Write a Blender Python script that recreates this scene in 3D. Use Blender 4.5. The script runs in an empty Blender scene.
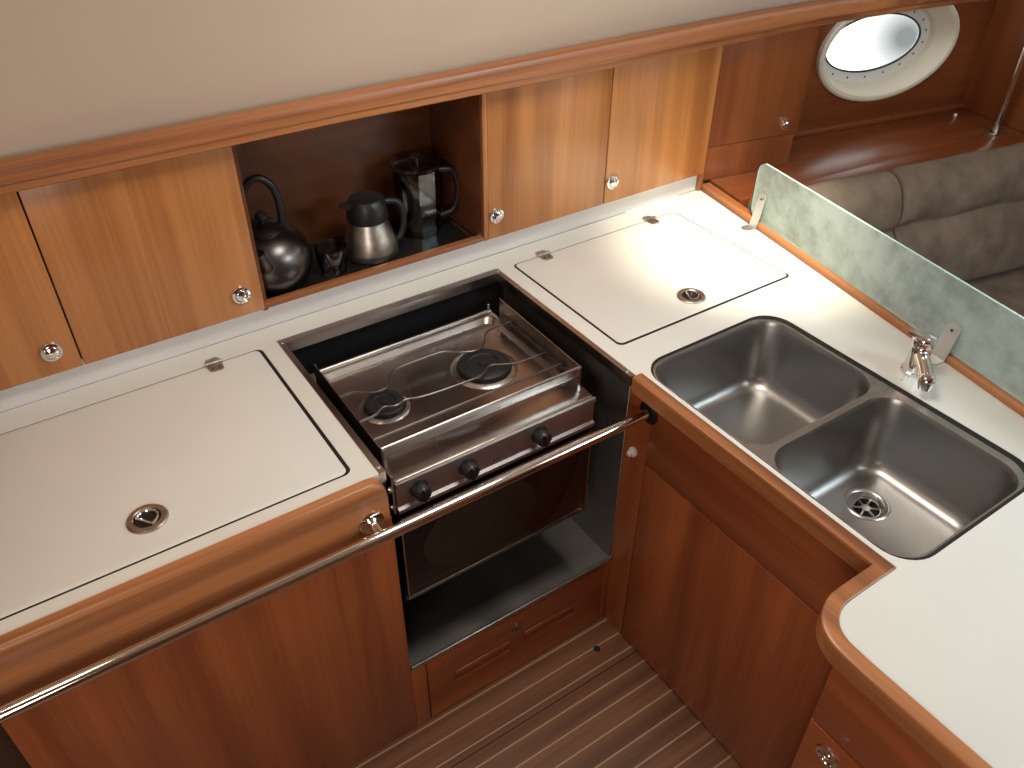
import bpy, bmesh, math, random
from mathutils import Vector, Matrix
from math import sin, cos, pi, radians
random.seed(7)
scn = bpy.context.scene
COL = scn.collection

# ---------------------------------------------------------------- camera
cam_d = bpy.data.cameras.new('camera'); cam = bpy.data.objects.new('camera', cam_d); COL.objects.link(cam)
RX, RY, RZ = (0.831, -0.556, 0.004), (-0.338, -0.512, -0.790), (0.441, 0.655, -0.613)
import mathutils
r_ = Vector(RX).normalized(); b_ = -Vector(RZ).normalized(); u_ = b_.cross(r_).normalized(); r_ = u_.cross(b_).normalized()
M = Matrix((r_, u_, b_)).transposed().to_4x4()
M.translation = Vector((0, 0, 1.82)); cam.matrix_world = M
cam_d.sensor_fit = 'HORIZONTAL'; cam_d.sensor_width = 36.0; cam_d.lens = 828.15 / 1024 * 36.0
cam_d.clip_start = 0.02
scn.camera = cam
# ---------------------------------------------------------------- colour management
scn.view_settings.view_transform = 'Standard'; scn.view_settings.look = 'None'
scn.view_settings.gamma = 1.0; scn.view_settings.use_curve_mapping = False
scn.view_settings.exposure = 0.0
# ---------------------------------------------------------------- world
w = bpy.data.worlds.new('world'); scn.world = w; w.use_nodes = True
nt = w.node_tree; bg = nt.nodes['Background']
tc = nt.nodes.new('ShaderNodeTexCoord'); dn_ = nt.nodes.new('ShaderNodeVectorMath'); dn_.operation = 'DISTANCE'
dn_.inputs[1].default_value = (0.826, 0.511, -0.237)
cr = nt.nodes.new('ShaderNodeValToRGB')
cr.color_ramp.elements[0].position = 0.008; cr.color_ramp.elements[0].color = (0.17, 0.18, 0.18, 1)
cr.color_ramp.elements[1].position = 0.055; cr.color_ramp.elements[1].color = (1, 1, 1, 1)
nt.links.new(tc.outputs['Generated'], dn_.inputs[0]); nt.links.new(dn_.outputs['Value'], cr.inputs['Fac'])
nt.links.new(cr.outputs['Color'], bg.inputs['Color']); bg.inputs['Strength'].default_value = 2.2   # a grey cloud in a white sky
# ---------------------------------------------------------------- lights
def area(name, loc, target, sx, sy, power, col):
    l = bpy.data.lights.new(name, 'AREA'); l.shape = 'RECTANGLE'; l.size = sx; l.size_y = sy; l.energy = power; l.color = col
    o = bpy.data.objects.new(name, l); COL.objects.link(o); o.location = loc
    o.rotation_euler = (Vector(target) - Vector(loc)).to_track_quat('-Z', 'Y').to_euler(); return o
area('companionway_daylight', (1.85, -0.35, 1.84), (1.25, 0.45, 0.8), 0.6, 0.6, 19, (0.78, 0.93, 1.0))
area('overhead_hatch_daylight', (0.85, 0.86, 1.92), (0.85, 0.90, 0.0), 0.42, 0.42, 7.5, (1.0, 0.93, 0.84))
area('cabin_lamp_glow', (-0.30, 0.80, 1.90), (-0.1, 1.1, 0.8), 0.2, 0.2, 2.6, (1.0, 0.76, 0.54))
area('low_fill_light', (-0.55, -0.25, 1.25), (0.92, 0.70, 0.25), 0.55, 0.55, 9, (1.0, 0.93, 0.85))  # unseen fill added on the left to brighten the lower cabinets
sl = bpy.data.lights.new('ceiling_spot_light', 'SPOT'); sl.energy = 125; sl.color = (1.0, 0.91, 0.70); sl.spot_size = radians(43); sl.spot_blend = 1.0; sl.shadow_soft_size = 0.07
so = bpy.data.objects.new('ceiling_spot_light', sl); COL.objects.link(so); so.location = (1.30, 0.98, 1.88)
so.rotation_euler = (Vector((1.55, 1.22, 0.82)) - so.location).to_track_quat('-Z', 'Y').to_euler()

# ================================================================ materials
def new_mat(name):
    m = bpy.data.materials.new(name); m.use_nodes = True
    return m, m.node_tree, m.node_tree.nodes['Principled BSDF']
def wood(name, dark, light, axis, rough=0.32, freq=1.0, coat=0.25, con=0.16):
    m, nt, b = new_mat(name)
    tc = nt.nodes.new('ShaderNodeTexCoord'); oi = nt.nodes.new('ShaderNodeObjectInfo')
    ad = nt.nodes.new('ShaderNodeVectorMath'); ad.operation = 'MULTIPLY_ADD'
    cx = nt.nodes.new('ShaderNodeCombineXYZ')
    for i in range(3): nt.links.new(oi.outputs['Random'], cx.inputs[i])
    nt.links.new(cx.outputs[0], ad.inputs[0]); ad.inputs[1].default_value = (7.0, 5.0, 9.0); nt.links.new(tc.outputs['Object'], ad.inputs[2])
    def layer(scale, along, det, seed):
        mp = nt.nodes.new('ShaderNodeMapping'); s = [scale] * 3; s['xyz'.index(axis)] = along
        mp.inputs['Scale'].default_value = s; mp.inputs['Location'].default_value = (seed, seed, seed)
        n = nt.nodes.new('ShaderNodeTexNoise'); n.inputs['Scale'].default_value = 1.0; n.inputs['Detail'].default_value = det
        n.inputs['Distortion'].default_value = 0.35
        nt.links.new(ad.outputs[0], mp.inputs[0]); nt.links.new(mp.outputs[0], n.inputs[0]); return n
    a = layer(14 * freq, 0.7, 4, 0); f = layer(170 * freq, 3.0, 3, 4.2)
    mx = nt.nodes.new('ShaderNodeMix'); mx.data_type = 'FLOAT'; mx.inputs[0].default_value = 0.22
    nt.links.new(a.outputs['Fac'], mx.inputs[2]); nt.links.new(f.outputs['Fac'], mx.inputs[3])
    cr = nt.nodes.new('ShaderNodeValToRGB'); e = cr.color_ramp.elements
    e[0].position = 0.5 - con; e[0].color = (*dark, 1); e[1].position = 0.5 + con; e[1].color = (*light, 1)
    nt.links.new(mx.outputs[0], cr.inputs[0]); nt.links.new(cr.outputs[0], b.inputs['Base Color'])
    b.inputs['Roughness'].default_value = rough; b.inputs['Coat Weight'].default_value = coat; b.inputs['Coat Roughness'].default_value = 0.3
    bp = nt.nodes.new('ShaderNodeBump'); bp.inputs['Strength'].default_value = 0.06; bp.inputs['Distance'].default_value = 0.001
    nt.links.new(f.outputs['Fac'], bp.inputs['Height']); nt.links.new(bp.outputs[0], b.inputs['Normal'])
    return m
def plain(name, col, rough=0.5, metal=0.0, noise=0.0, nscale=20, bump=0.0, coat=0.0, spec=None, stretch=None, rnoise=0.0):
    m, nt, b = new_mat(name)
    b.inputs['Base Color'].default_value = (*col, 1); b.inputs['Roughness'].default_value = rough; b.inputs['Metallic'].default_value = metal
    b.inputs['Coat Weight'].default_value = coat
    if spec is not None: b.inputs['Specular IOR Level'].default_value = spec
    if noise or bump or rnoise:
        tc = nt.nodes.new('ShaderNodeTexCoord'); mp = nt.nodes.new('ShaderNodeMapping'); mp.inputs['Scale'].default_value = stretch or (1, 1, 1)
        n = nt.nodes.new('ShaderNodeTexNoise'); n.inputs['Scale'].default_value = nscale; n.inputs['Detail'].default_value = 2
        nt.links.new(tc.outputs['Object'], mp.inputs[0]); nt.links.new(mp.outputs[0], n.inputs['Vector'])
        if noise:
            cr = nt.nodes.new('ShaderNodeValToRGB'); e = cr.color_ramp.elements
            e[0].position = 0.3; e[0].color = (*[c * (1 - noise) for c in col], 1); e[1].position = 0.7; e[1].color = (*[min(1, c * (1 + noise)) for c in col], 1)
            nt.links.new(n.outputs['Fac'], cr.inputs[0]); nt.links.new(cr.outputs[0], b.inputs['Base Color'])
        if rnoise:
            mr = nt.nodes.new('ShaderNodeMapRange'); mr.inputs[3].default_value = rough - rnoise; mr.inputs[4].default_value = rough + rnoise
            mr.inputs[1].default_value = 0.3; mr.inputs[2].default_value = 0.7
            nt.links.new(n.outputs['Fac'], mr.inputs[0]); nt.links.new(mr.outputs[0], b.inputs['Roughness'])
        if bump:
            bp = nt.nodes.new('ShaderNodeBump'); bp.inputs['Strength'].default_value = bump; bp.inputs['Distance'].default_value = 0.002
            nt.links.new(n.outputs['Fac'], bp.inputs['Height']); nt.links.new(bp.outputs[0], b.inputs['Normal'])
    return m
WD, WL = (0.30, 0.105, 0.028), (0.55, 0.235, 0.075)      # overhead veneer
BD, BL = (0.21, 0.054, 0.018), (0.40, 0.115, 0.036)      # base cabinets: same wood, darkened in colour for the shade low down
SD, SL = (0.18, 0.060, 0.021), (0.46, 0.182, 0.066)      # solid edging
M_ = dict(
    nich_shaded=wood('shaded niche veneer', (0.10, 0.032, 0.012), (0.19, 0.065, 0.024), 'x', 0.4),  # cabinet veneer with the niche's shade put into its colour
    veneer_z=wood('veneer vertical grain', WD, WL, 'z'), veneer_x=wood('veneer long grain', (0.2, 0.062, 0.018), (0.36, 0.13, 0.04), 'x'),
    base_z=wood('base veneer vertical grain', BD, BL, 'z', 0.36), base_y=wood('base veneer cross grain', BD, BL, 'y', 0.36), base_x=wood('base veneer long grain', BD, BL, 'x', 0.36),
    solid_x=wood('solid edging long grain', SD, SL, 'x', 0.38, 1.6, 0.15, 0.12), solid_y=wood('solid edging cross grain', SD, SL, 'y', 0.38, 1.6, 0.15, 0.12), solid_z=wood('solid edging upright', SD, SL, 'z', 0.3, 1.6, 0.15, 0.12),
    saloon_z=wood('saloon veneer', (0.17, 0.046, 0.014), (0.30, 0.095, 0.028), 'z', 0.3), saloon_x=wood('saloon long veneer', (0.15, 0.038, 0.012), (0.27, 0.08, 0.024), 'x', 0.28),
    laminate=plain('cream laminate', (0.74, 0.745, 0.70), 0.3, noise=0.02, nscale=6), splash=plain('brushed grey splash', (0.68, 0.66, 0.65), 0.42, noise=0.06, nscale=30, stretch=(0.15, 1, 1)),
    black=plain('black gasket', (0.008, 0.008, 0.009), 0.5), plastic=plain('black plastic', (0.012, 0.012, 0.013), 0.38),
    steel=plain('brushed steel', (0.50, 0.48, 0.46), 0.3, 1.0, noise=0.08, nscale=14, rnoise=0.06, stretch=(0.3, 3, 3)),
    basin=plain('satin basin steel', (0.37, 0.36, 0.35), 0.33, 1.0, noise=0.05, nscale=5, rnoise=0.03),
    hob=plain('stained hob steel', (0.46, 0.41, 0.38), 0.29, 1.0, noise=0.10, nscale=4, rnoise=0.03),
    chrome=plain('polished chrome', (0.78, 0.77, 0.76), 0.09, 1.0), nickel=plain('worn nickel', (0.50, 0.46, 0.41), 0.36, 1.0, noise=0.2, nscale=60),
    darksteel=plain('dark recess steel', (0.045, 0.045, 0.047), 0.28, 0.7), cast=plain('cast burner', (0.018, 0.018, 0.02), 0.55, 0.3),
    panel=plain('control panel steel', (0.47, 0.45, 0.45), 0.42, 1.0, noise=0.08, nscale=6),
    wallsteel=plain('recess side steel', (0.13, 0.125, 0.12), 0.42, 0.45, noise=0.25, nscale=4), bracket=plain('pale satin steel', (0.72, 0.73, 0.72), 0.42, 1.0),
    tray=plain('scuffed tray steel', (0.46, 0.45, 0.43), 0.42, 1.0, noise=0.2, nscale=5, rnoise=0.05), wire=plain('grid wire', (0.16, 0.14, 0.13), 0.35, 1.0),
    ovenglass=plain('black oven glass', (0.004, 0.004, 0.005), 0.08, spec=0.6), white=plain('white plastic', (0.75, 0.74, 0.7), 0.35),
    liner=plain('cream vinyl headliner', (0.52, 0.42, 0.335), 0.75, noise=0.025, nscale=3), portw=plain('portlight white', (0.78, 0.78, 0.75), 0.35), portc=plain('portlight cream', (0.72, 0.68, 0.55), 0.4),
    suede=plain('taupe suede', (0.22, 0.175, 0.135), 0.95, noise=0.22, nscale=14, bump=0.8, spec=0.1), kettle=plain('dark kettle steel', (0.13, 0.12, 0.115), 0.3, 1.0),
    red=plain('red dot', (0.5, 0.02, 0.02), 0.4), hull=plain('hull side', (0.4, 0.4, 0.38), 0.8), darkwood=wood('dark post wood', (0.03, 0.014, 0.008), (0.06, 0.028, 0.014), 'z', 0.5),
)
def floor_mat():
    m, nt, b = new_mat('teak and holly sole')
    tc = nt.nodes.new('ShaderNodeTexCoord'); sp = nt.nodes.new('ShaderNodeSeparateXYZ'); nt.links.new(tc.outputs['Object'], sp.inputs[0])
    def math_(op, a, bb=None):
        n = nt.nodes.new('ShaderNodeMath'); n.operation = op
        for i, v in enumerate((a, bb)):
            if v is None: continue
            if isinstance(v, (int, float)): n.inputs[i].default_value = v
            else: nt.links.new(v, n.inputs[i])
        return n.outputs[0]
    # holly strips every 49.5 mm, one at y = 0.919
    y = math_('ADD', sp.outputs[1], FLOOR_OFF); fr = math_('FRACT', math_('DIVIDE', y, 0.0495)); strip = math_('LESS_THAN', fr, 0.075)
    mp = nt.nodes.new('ShaderNodeMapping'); mp.inputs['Scale'].default_value = (1.2, 40, 1); nt.links.new(tc.outputs['Object'], mp.inputs[0])
    n = nt.nodes.new('ShaderNodeTexNoise'); n.inputs['Scale'].default_value = 1; n.inputs['Detail'].default_value = 6; nt.links.new(mp.outputs[0], n.inputs[0])
    cr = nt.nodes.new('ShaderNodeValToRGB'); e = cr.color_ramp.elements; e[0].position = 0.3; e[0].color = (0.13, 0.054, 0.026, 1); e[1].position = 0.7; e[1].color = (0.25, 0.112, 0.055, 1)
    nt.links.new(n.outputs['Fac'], cr.inputs[0])
    mx = nt.nodes.new('ShaderNodeMix'); mx.data_type = 'RGBA'; nt.links.new(strip, mx.inputs[0]); nt.links.new(cr.outputs[0], mx.inputs[6]); mx.inputs[7].default_value = (0.46, 0.33, 0.2, 1)
    # narrow black line parallel to the strips
    black_line = math_('MULTIPLY', math_('GREATER_THAN', sp.outputs[1], 0.852 - FLOOR_Y), math_('LESS_THAN', sp.outputs[1], 0.855 - FLOOR_Y))
    m2 = nt.nodes.new('ShaderNodeMix'); m2.data_type = 'RGBA'; nt.links.new(black_line, m2.inputs[0]); nt.links.new(mx.outputs[2], m2.inputs[6]); m2.inputs[7].default_value = (0.01, 0.008, 0.006, 1)
    nt.links.new(m2.outputs[2], b.inputs['Base Color']); b.inputs['Roughness'].default_value = 0.4
    return m
def screen_glass(name):
    m, nt, b = new_mat(name); out = nt.nodes['Material Output']
    tc = nt.nodes.new('ShaderNodeTexCoord')
    n = nt.nodes.new('ShaderNodeTexNoise'); n.inputs['Scale'].default_value = 21; n.inputs['Detail'].default_value = 5; n.inputs['Roughness'].default_value = 0.65
    n2 = nt.nodes.new('ShaderNodeTexNoise'); n2.inputs['Scale'].default_value = 5; n2.inputs['Detail'].default_value = 2
    nt.links.new(tc.outputs['Object'], n.inputs[0]); nt.links.new(tc.outputs['Object'], n2.inputs[0])
    ad = nt.nodes.new('ShaderNodeMath'); ad.operation = 'ADD'; nt.links.new(n.outputs['Fac'], ad.inputs[0]); nt.links.new(n2.outputs['Fac'], ad.inputs[1])
    mr = nt.nodes.new('ShaderNodeMapRange'); mr.inputs[1].default_value = 0.82; mr.inputs[2].default_value = 1.20; mr.inputs[3].default_value = 0.36; mr.inputs[4].default_value = 0.74
    nt.links.new(ad.outputs[0], mr.inputs[0])
    b.inputs['Base Color'].default_value = (0.54, 0.635, 0.615, 1); b.inputs['Roughness'].default_value = 0.25
    tl = nt.nodes.new('ShaderNodeBsdfTranslucent'); tl.inputs['Color'].default_value = (0.60, 0.68, 0.655, 1)
    mt = nt.nodes.new('ShaderNodeMixShader'); mt.inputs[0].default_value = 0.3; nt.links.new(b.outputs[0], mt.inputs[1]); nt.links.new(tl.outputs[0], mt.inputs[2])
    tr = nt.nodes.new('ShaderNodeBsdfTransparent'); tr.inputs['Color'].default_value = (0.80, 0.88, 0.86, 1)
    ms = nt.nodes.new('ShaderNodeMixShader'); nt.links.new(mr.outputs[0], ms.inputs[0]); nt.links.new(tr.outputs[0], ms.inputs[1]); nt.links.new(mt.outputs[0], ms.inputs[2])
    nt.links.new(ms.outputs[0], out.inputs[0]); return m
def clear_glass(name, tint=(0.95, 0.97, 0.96), refl=0.12):
    m, nt, b = new_mat(name); out = nt.nodes['Material Output']
    tr = nt.nodes.new('ShaderNodeBsdfTransparent'); tr.inputs['Color'].default_value = (*tint, 1)
    gl = nt.nodes.new('ShaderNodeBsdfGlossy'); gl.inputs['Roughness'].default_value = 0.05
    fr = nt.nodes.new('ShaderNodeLayerWeight'); fr.inputs['Blend'].default_value = 0.12
    ad = nt.nodes.new('ShaderNodeMath'); ad.operation = 'MULTIPLY_ADD'; ad.inputs[1].default_value = 0.9; ad.inputs[2].default_value = refl * 0.3; nt.links.new(fr.outputs[0], ad.inputs[0])
    ms = nt.nodes.new('ShaderNodeMixShader'); nt.links.new(ad.outputs[0], ms.inputs[0]); nt.links.new(tr.outputs[0], ms.inputs[1]); nt.links.new(gl.outputs[0], ms.inputs[2])
    nt.links.new(ms.outputs[0], out.inputs[0]); return m
M_['screen'] = screen_glass('misted glass'); M_['edge'] = plain('green glass edge', (0.50, 0.74, 0.68), 0.15)
M_['clear'] = clear_glass('clear glass'); M_['smoke'] = clear_glass('dim jug glass', (0.62, 0.62, 0.6), 0.4)

# ================================================================ mesh helpers
def V(*a): return Vector(a)
def merge(dst, src):
    me = bpy.data.meshes.new('tmp'); src.to_mesh(me); dst.from_mesh(me); bpy.data.meshes.remove(me); src.free()
def box(bm, lo, hi, bev=0.0, seg=2):
    t = bmesh.new(); bmesh.ops.create_cube(t, size=1.0)
    c = [(l + h) / 2 for l, h in zip(lo, hi)]; s = [h - l for l, h in zip(lo, hi)]
    for v in t.verts: v.co = Vector((c[i] + v.co[i] * s[i] for i in range(3)))
    if bev: bmesh.ops.bevel(t, geom=list(t.edges), offset=bev, segments=seg, profile=0.5, affect='EDGES')
    merge(bm, t)
def loft(bm, rings, cap0=True, cap1=True, closed=True):
    vs = [[bm.verts.new(p) for p in r] for r in rings]; n = len(rings[0])
    for a, b in zip(vs, vs[1:]):
        for i in range(n if closed else n - 1):
            j = (i + 1) % n; bm.faces.new((a[i], a[j], b[j], b[i]))
    if cap0: bm.faces.new(list(reversed(vs[0])))
    if cap1: bm.faces.new(vs[-1])
    return vs
def tube(bm, pts, r, n=10, caps=True):
    pts = [Vector(p) for p in pts]; rings = []; rr = [r[min(len(r) - 1, round(i * (len(r) - 1) / max(1, len(pts) - 1)))] for i in range(len(pts))] if isinstance(r, (list, tuple)) else [r] * len(pts)
    up = None
    for i, p in enumerate(pts):
        d = (pts[min(i + 1, len(pts) - 1)] - pts[max(i - 1, 0)]).normalized()
        if up is None: up = d.orthogonal().normalized()
        up = (up - d * up.dot(d)).normalized(); s = d.cross(up)
        rings.append([p + (up * cos(2 * pi * k / n) + s * sin(2 * pi * k / n)) * rr[i] for k in range(n)])
    loft(bm, rings, caps, caps)
def lathe(bm, prof, c, axis=(0, 0, 1), n=32, sx=1.0, caps=True):
    q = Vector((0, 0, 1)).rotation_difference(Vector(axis)).to_matrix(); rings = []
    for r, h in prof:
        rings.append([Vector(c) + q @ Vector((max(r, 1e-5) * cos(2 * pi * k / n) * sx, max(r, 1e-5) * sin(2 * pi * k / n), h)) for k in range(n)])
    loft(bm, rings, caps, caps)
def rr(x0, y0, x1, y1, r, n=6):
    out = []
    for cx, cy, a0 in ((x1 - r, y1 - r, 0), (x0 + r, y1 - r, 90), (x0 + r, y0 + r, 180), (x1 - r, y0 + r, 270)):
        for k in range(n + 1):
            a = radians(a0 + 90 * k / n); out.append((cx + r * cos(a), cy + r * sin(a)))
    return out
def smooth_path(pts, it=2):
    for _ in range(it):
        o = [pts[0]]
        for a, b in zip(pts, pts[1:]):
            a = Vector(a); b = Vector(b); o += [a * .75 + b * .25, a * .25 + b * .75]
        o.append(pts[-1]); pts = o
    return [Vector(p) for p in pts]
def plate(bm, outline, holes, z0, z1, bev=0.0, xf=None):
    """flat plate with holes: outline/holes are 2-D loops; xf maps (u,v,w) to world"""
    cu = bpy.data.curves.new('tmp', 'CURVE'); cu.dimensions = '2D'; cu.fill_mode = 'BOTH'; cu.extrude = (z1 - z0) / 2
    for loop in [outline] + holes:
        s = cu.splines.new('POLY'); s.points.add(len(loop) - 1); s.use_cyclic_u = True
        for p, q in zip(s.points, loop): p.co = (q[0], q[1], 0, 1)
    o = bpy.data.objects.new('tmp', cu); COL.objects.link(o)
    bpy.context.view_layer.update()
    me = bpy.data.meshes.new_from_object(o.evaluated_get(bpy.context.evaluated_depsgraph_get()))
    bpy.data.objects.remove(o); bpy.data.curves.remove(cu)
    t = bmesh.new(); t.from_mesh(me); bpy.data.meshes.remove(me)
    bmesh.ops.remove_doubles(t, verts=t.verts, dist=1e-5)
    for v in t.verts:
        v.co.z += (z0 + z1) / 2
    if bev:
        es = [e for e in t.edges if len(e.link_faces) == 2 and e.calc_face_angle(0) > 1.2 and abs(e.verts[0].co.z - z1) < 1e-5 and abs(e.verts[1].co.z - z1) < 1e-5]
        bmesh.ops.bevel(t, geom=es, offset=bev, segments=2, profile=0.5, affect='EDGES')
    if xf:
        for v in t.verts: v.co = Vector(xf(*v.co))
    bmesh.ops.recalc_face_normals(t, faces=t.faces)
    merge(bm, t)
def empty(name, loc, label, cat, group=None, rz=0):
    o = bpy.data.objects.new(name, None); COL.objects.link(o); o.location = loc; o.rotation_euler = (0, 0, rz)
    o.empty_display_size = 0.05; o['label'] = label; o['category'] = cat
    if group: o['group'] = group
    return o
def worldmat(o):
    m = Matrix.Translation(o.location) @ o.rotation_euler.to_matrix().to_4x4()
    return (worldmat(o.parent) @ m) if o.parent else m
def obj(name, bm, mat, parent=None, label=None, cat=None, group=None, kind=None, rz=0, recalc=True, ang=35):
    if recalc: bmesh.ops.recalc_face_normals(bm, faces=bm.faces)
    me = bpy.data.meshes.new(name)
    if parent: base = worldmat(parent)
    else:
        lo = [min(v.co[i] for v in bm.verts) for i in range(3)]; hi = [max(v.co[i] for v in bm.verts) for i in range(3)]
        base = Matrix.Translation(((lo[0] + hi[0]) / 2, (lo[1] + hi[1]) / 2, lo[2])) @ Matrix.Rotation(rz, 4, 'Z')
    inv = base.inverted()
    if parent:   # sub-part origin at its own centre, so that it reads as a piece of its own
        pass
    for v in bm.verts: v.co = inv @ v.co
    bm.to_mesh(me); bm.free()
    for m in (mat if isinstance(mat, (list, tuple)) else [mat]): me.materials.append(M_[m] if isinstance(m, str) else m)
    me.shade_smooth(); me.set_sharp_from_angle(angle=radians(ang))
    o = bpy.data.objects.new(name, me); COL.objects.link(o)
    if parent: o.parent = parent
    else: o.matrix_basis = base
    for k, v in (('label', label), ('category', cat), ('group', group), ('kind', kind)):
        if v: o[k] = v
    return o
def BM(): return bmesh.new()
def boxo(name, lo, hi, mat, parent=None, bev=0.0, **k):
    b = BM(); box(b, lo, hi, bev); return obj(name, b, mat, parent, **k)

# saloon frame: 11 degrees off the galley
A = radians(11); P0 = V(1.661, 1.52, 0); E1 = V(cos(A), -sin(A), 0); E2 = V(sin(A), cos(A), 0)
def W(k1, k2, z): return P0 + E1 * k1 + E2 * k2 + V(0, 0, z)
def wbox(bm, lo, hi, bev=0.0):
    t = BM(); box(t, lo, hi, bev)
    for v in t.verts: v.co = W(*v.co)
    merge(bm, t)
ZC = 0.82
# ================================================================ the setting
b = BM(); box(b, (-0.9, -1.5, -0.03), (3.4, 1.9, 0.0)); FLOOR_Y = 0.2; FLOOR_OFF = FLOOR_Y - 0.919 + 0.0495 * 40
fo = obj('floor', b, floor_mat(), kind='structure')
# the ceiling over the cabin
b = BM(); box(b, (-0.9, -1.55, 1.93), (3.4, 1.15, 1.96)); obj('ceiling', b, 'liner', kind='structure')
# headliner from the valance up to the ceiling, following the side of the boat
VAL = [(-0.62, 1.45), (0.6, 1.45), (1.45, 1.449), (1.70, 1.443), (1.967, 1.427), (W(0.6, -0.025, 0).x, W(0.6, -0.025, 0).y), (W(1.3, -0.02, 0).x, W(1.3, -0.02, 0).y)]
b = BM(); prof = [(0.05, 1.275), (0.028, 1.34), (0.0, 1.44), (-0.05, 1.56), (-0.12, 1.70), (-0.20, 1.82), (-0.31, 1.94)]
front = [[V(x, y + d, z) for x, y in VAL] for d, z in prof]; back = [[V(x, y + d + 0.02, z + 0.006) for x, y in VAL] for d, z in prof]
def sheet(bm, rows):
    vs = [[bm.verts.new(p) for p in r] for r in rows]
    for a, c in zip(vs, vs[1:]):
        for i in range(len(a) - 1): bm.faces.new((a[i], a[i + 1], c[i + 1], c[i]))
    return vs
f_ = sheet(b, front); k_ = sheet(b, back)
for i in range(len(VAL) - 1):
    b.faces.new((f_[0][i], f_[0][i + 1], k_[0][i + 1], k_[0][i])); b.faces.new((f_[-1][i], f_[-1][i + 1], k_[-1][i + 1], k_[-1][i]))
for i in range(len(prof) - 1):
    b.faces.new((f_[i][0], f_[i + 1][0], k_[i + 1][0], k_[i][0])); b.faces.new((f_[i][-1], f_[i + 1][-1], k_[i + 1][-1], k_[i][-1]))
obj('wall_back', b, 'liner', kind='structure')
# valance, moulded, swept along the same line
b = BM(); rings = []
zb = [1.252, 1.249, 1.238, 1.237, 1.241, 1.246, 1.25]
for (x, y), z0 in zip(VAL, zb):
    pf = [(0.026, z0), (0.008, z0), (0.004, z0 + 0.003), (0.003, z0 + 0.014), (0.001, z0 + 0.017), (-0.002, z0 + 0.019), (-0.003, z0 + 0.022), (-0.003, z0 + 0.026), (-0.003, 1.284), (-0.003, 1.288), (0.0, 1.296), (0.006, 1.300), (0.024, 1.300)]
    rings.append([V(x, y + d, z) for d, z in pf])
loft(b, rings)
obj('trim_1', b, 'solid_x', kind='structure', ang=25)
# hull side behind the lockers and left bulkhead
boxo('wall_left', (-0.70, -1.5, 0.0), (-0.66, 1.84, 1.93), 'saloon_z', kind='structure')
boxo('wall_near', (-0.66, -1.54, 0.0), (3.4, -1.5, 1.93), 'saloon_z', kind='structure')

boxo('wall_side', (-0.66, 1.86, 0.0), (1.70, 1.90, 1.60), 'hull', kind='structure')
b = BM(); wbox(b, (0.06, 0.16, 0.0), (1.22, 0.19, 0.775)); obj('wall_lower', b, 'hull', kind='structure', rz=-A)
boxo('wall_upper', (-0.66, 1.50, 1.605), (3.3, 1.90, 1.64), 'hull', kind='structure')
# ================================================================ saloon side
# portlight wall with an oval opening
def ell(cx, cz, a, h, n=48): return [(cx + a * cos(2 * pi * k / n), cz + h * sin(2 * pi * k / n)) for k in range(n)]
PX, PZ = 0.766, 1.078; GX = PX - 0.014
b = BM(); plate(b, [(0.0, 0.78), (1.24, 0.78), (1.24, 1.40), (0.0, 1.40)], [ell(PX, PZ, 0.245, 0.143)], 0.195, 0.21, xf=lambda u, v, w: W(u, w, v))
obj('wall_right', b, 'saloon_x', kind='structure', rz=-A)
pl = empty('window_1', W(PX, 0.19, PZ - 0.17), 'oval white portlight with screwed rim in the far cabin side', 'window', rz=-A); pl['kind'] = 'structure'
b = BM()
pr = [(0.272, 0.163, 0.194), (0.271, 0.162, 0.182), (0.264, 0.155, 0.178), (0.254, 0.146, 0.179), (0.247, 0.139, 0.186), (0.241, 0.133, 0.200), (0.237, 0.129, 0.220), (0.230, 0.122, 0.224), (0.227, 0.119, 0.24), (0.227, 0.119, 0.255)]
loft(b, [[W(u, k, v) for u, v in ell(PX + (GX - PX) * (k > 0.21), PZ, a, h)] for a, h, k in pr], False, False)
pr2 = [(0.28, 0.18, 0.196), (0.28, 0.18, 0.188)]
obj('frame_surround', b, 'portc', pl, label='cream moulded surround')
b = BM(); plate(b, ell(GX, PZ, 0.228, 0.120), [ell(GX, PZ, 0.189, 0.088)], 0.244, 0.254, bev=0.0, xf=lambda u, v, w: W(u, w, v))
fr = obj('rim', b, 'portw', pl)
for k in range(18):
    a = 2 * pi * (k + 0.5) / 18; b = BM(); c = W(GX + 0.210 * cos(a), 0.2438, PZ + 0.104 * sin(a)); lathe(b, [(0.0035, 0.0), (0.0035, 0.001), (0.002, 0.0018)], c, tuple(-E2), 10)
    obj('screw', b, 'wire', fr)
b = BM(); plate(b, ell(GX, PZ, 0.1895, 0.0885), [ell(GX, PZ, 0.1845, 0.0835)], 0.2425, 0.2475, xf=lambda u, v, w: W(u, w, v)); obj('gasket', b, 'black', pl)
b = BM(); plate(b, ell(GX, PZ, 0.188, 0.087), [], 0.249, 0.253, xf=lambda u, v, w: W(u, w, v)); obj('pane', b, 'clear', pl)
# saloon bulkhead
b = BM(); wbox(b, (1.195, -1.3, 0.0), (1.22, 0.195, 1.40)); obj('wall_front', b, 'veneer_x', kind='structure', rz=-A)
b = BM(); wbox(b, (1.172, -0.10, 0.836), (1.1945, 0.194, 1.40), 0.001); obj('corner_panel', b, 'saloon_z', label='dark wood panel standing upright beside the portlight', cat='panel', rz=-A)
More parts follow.
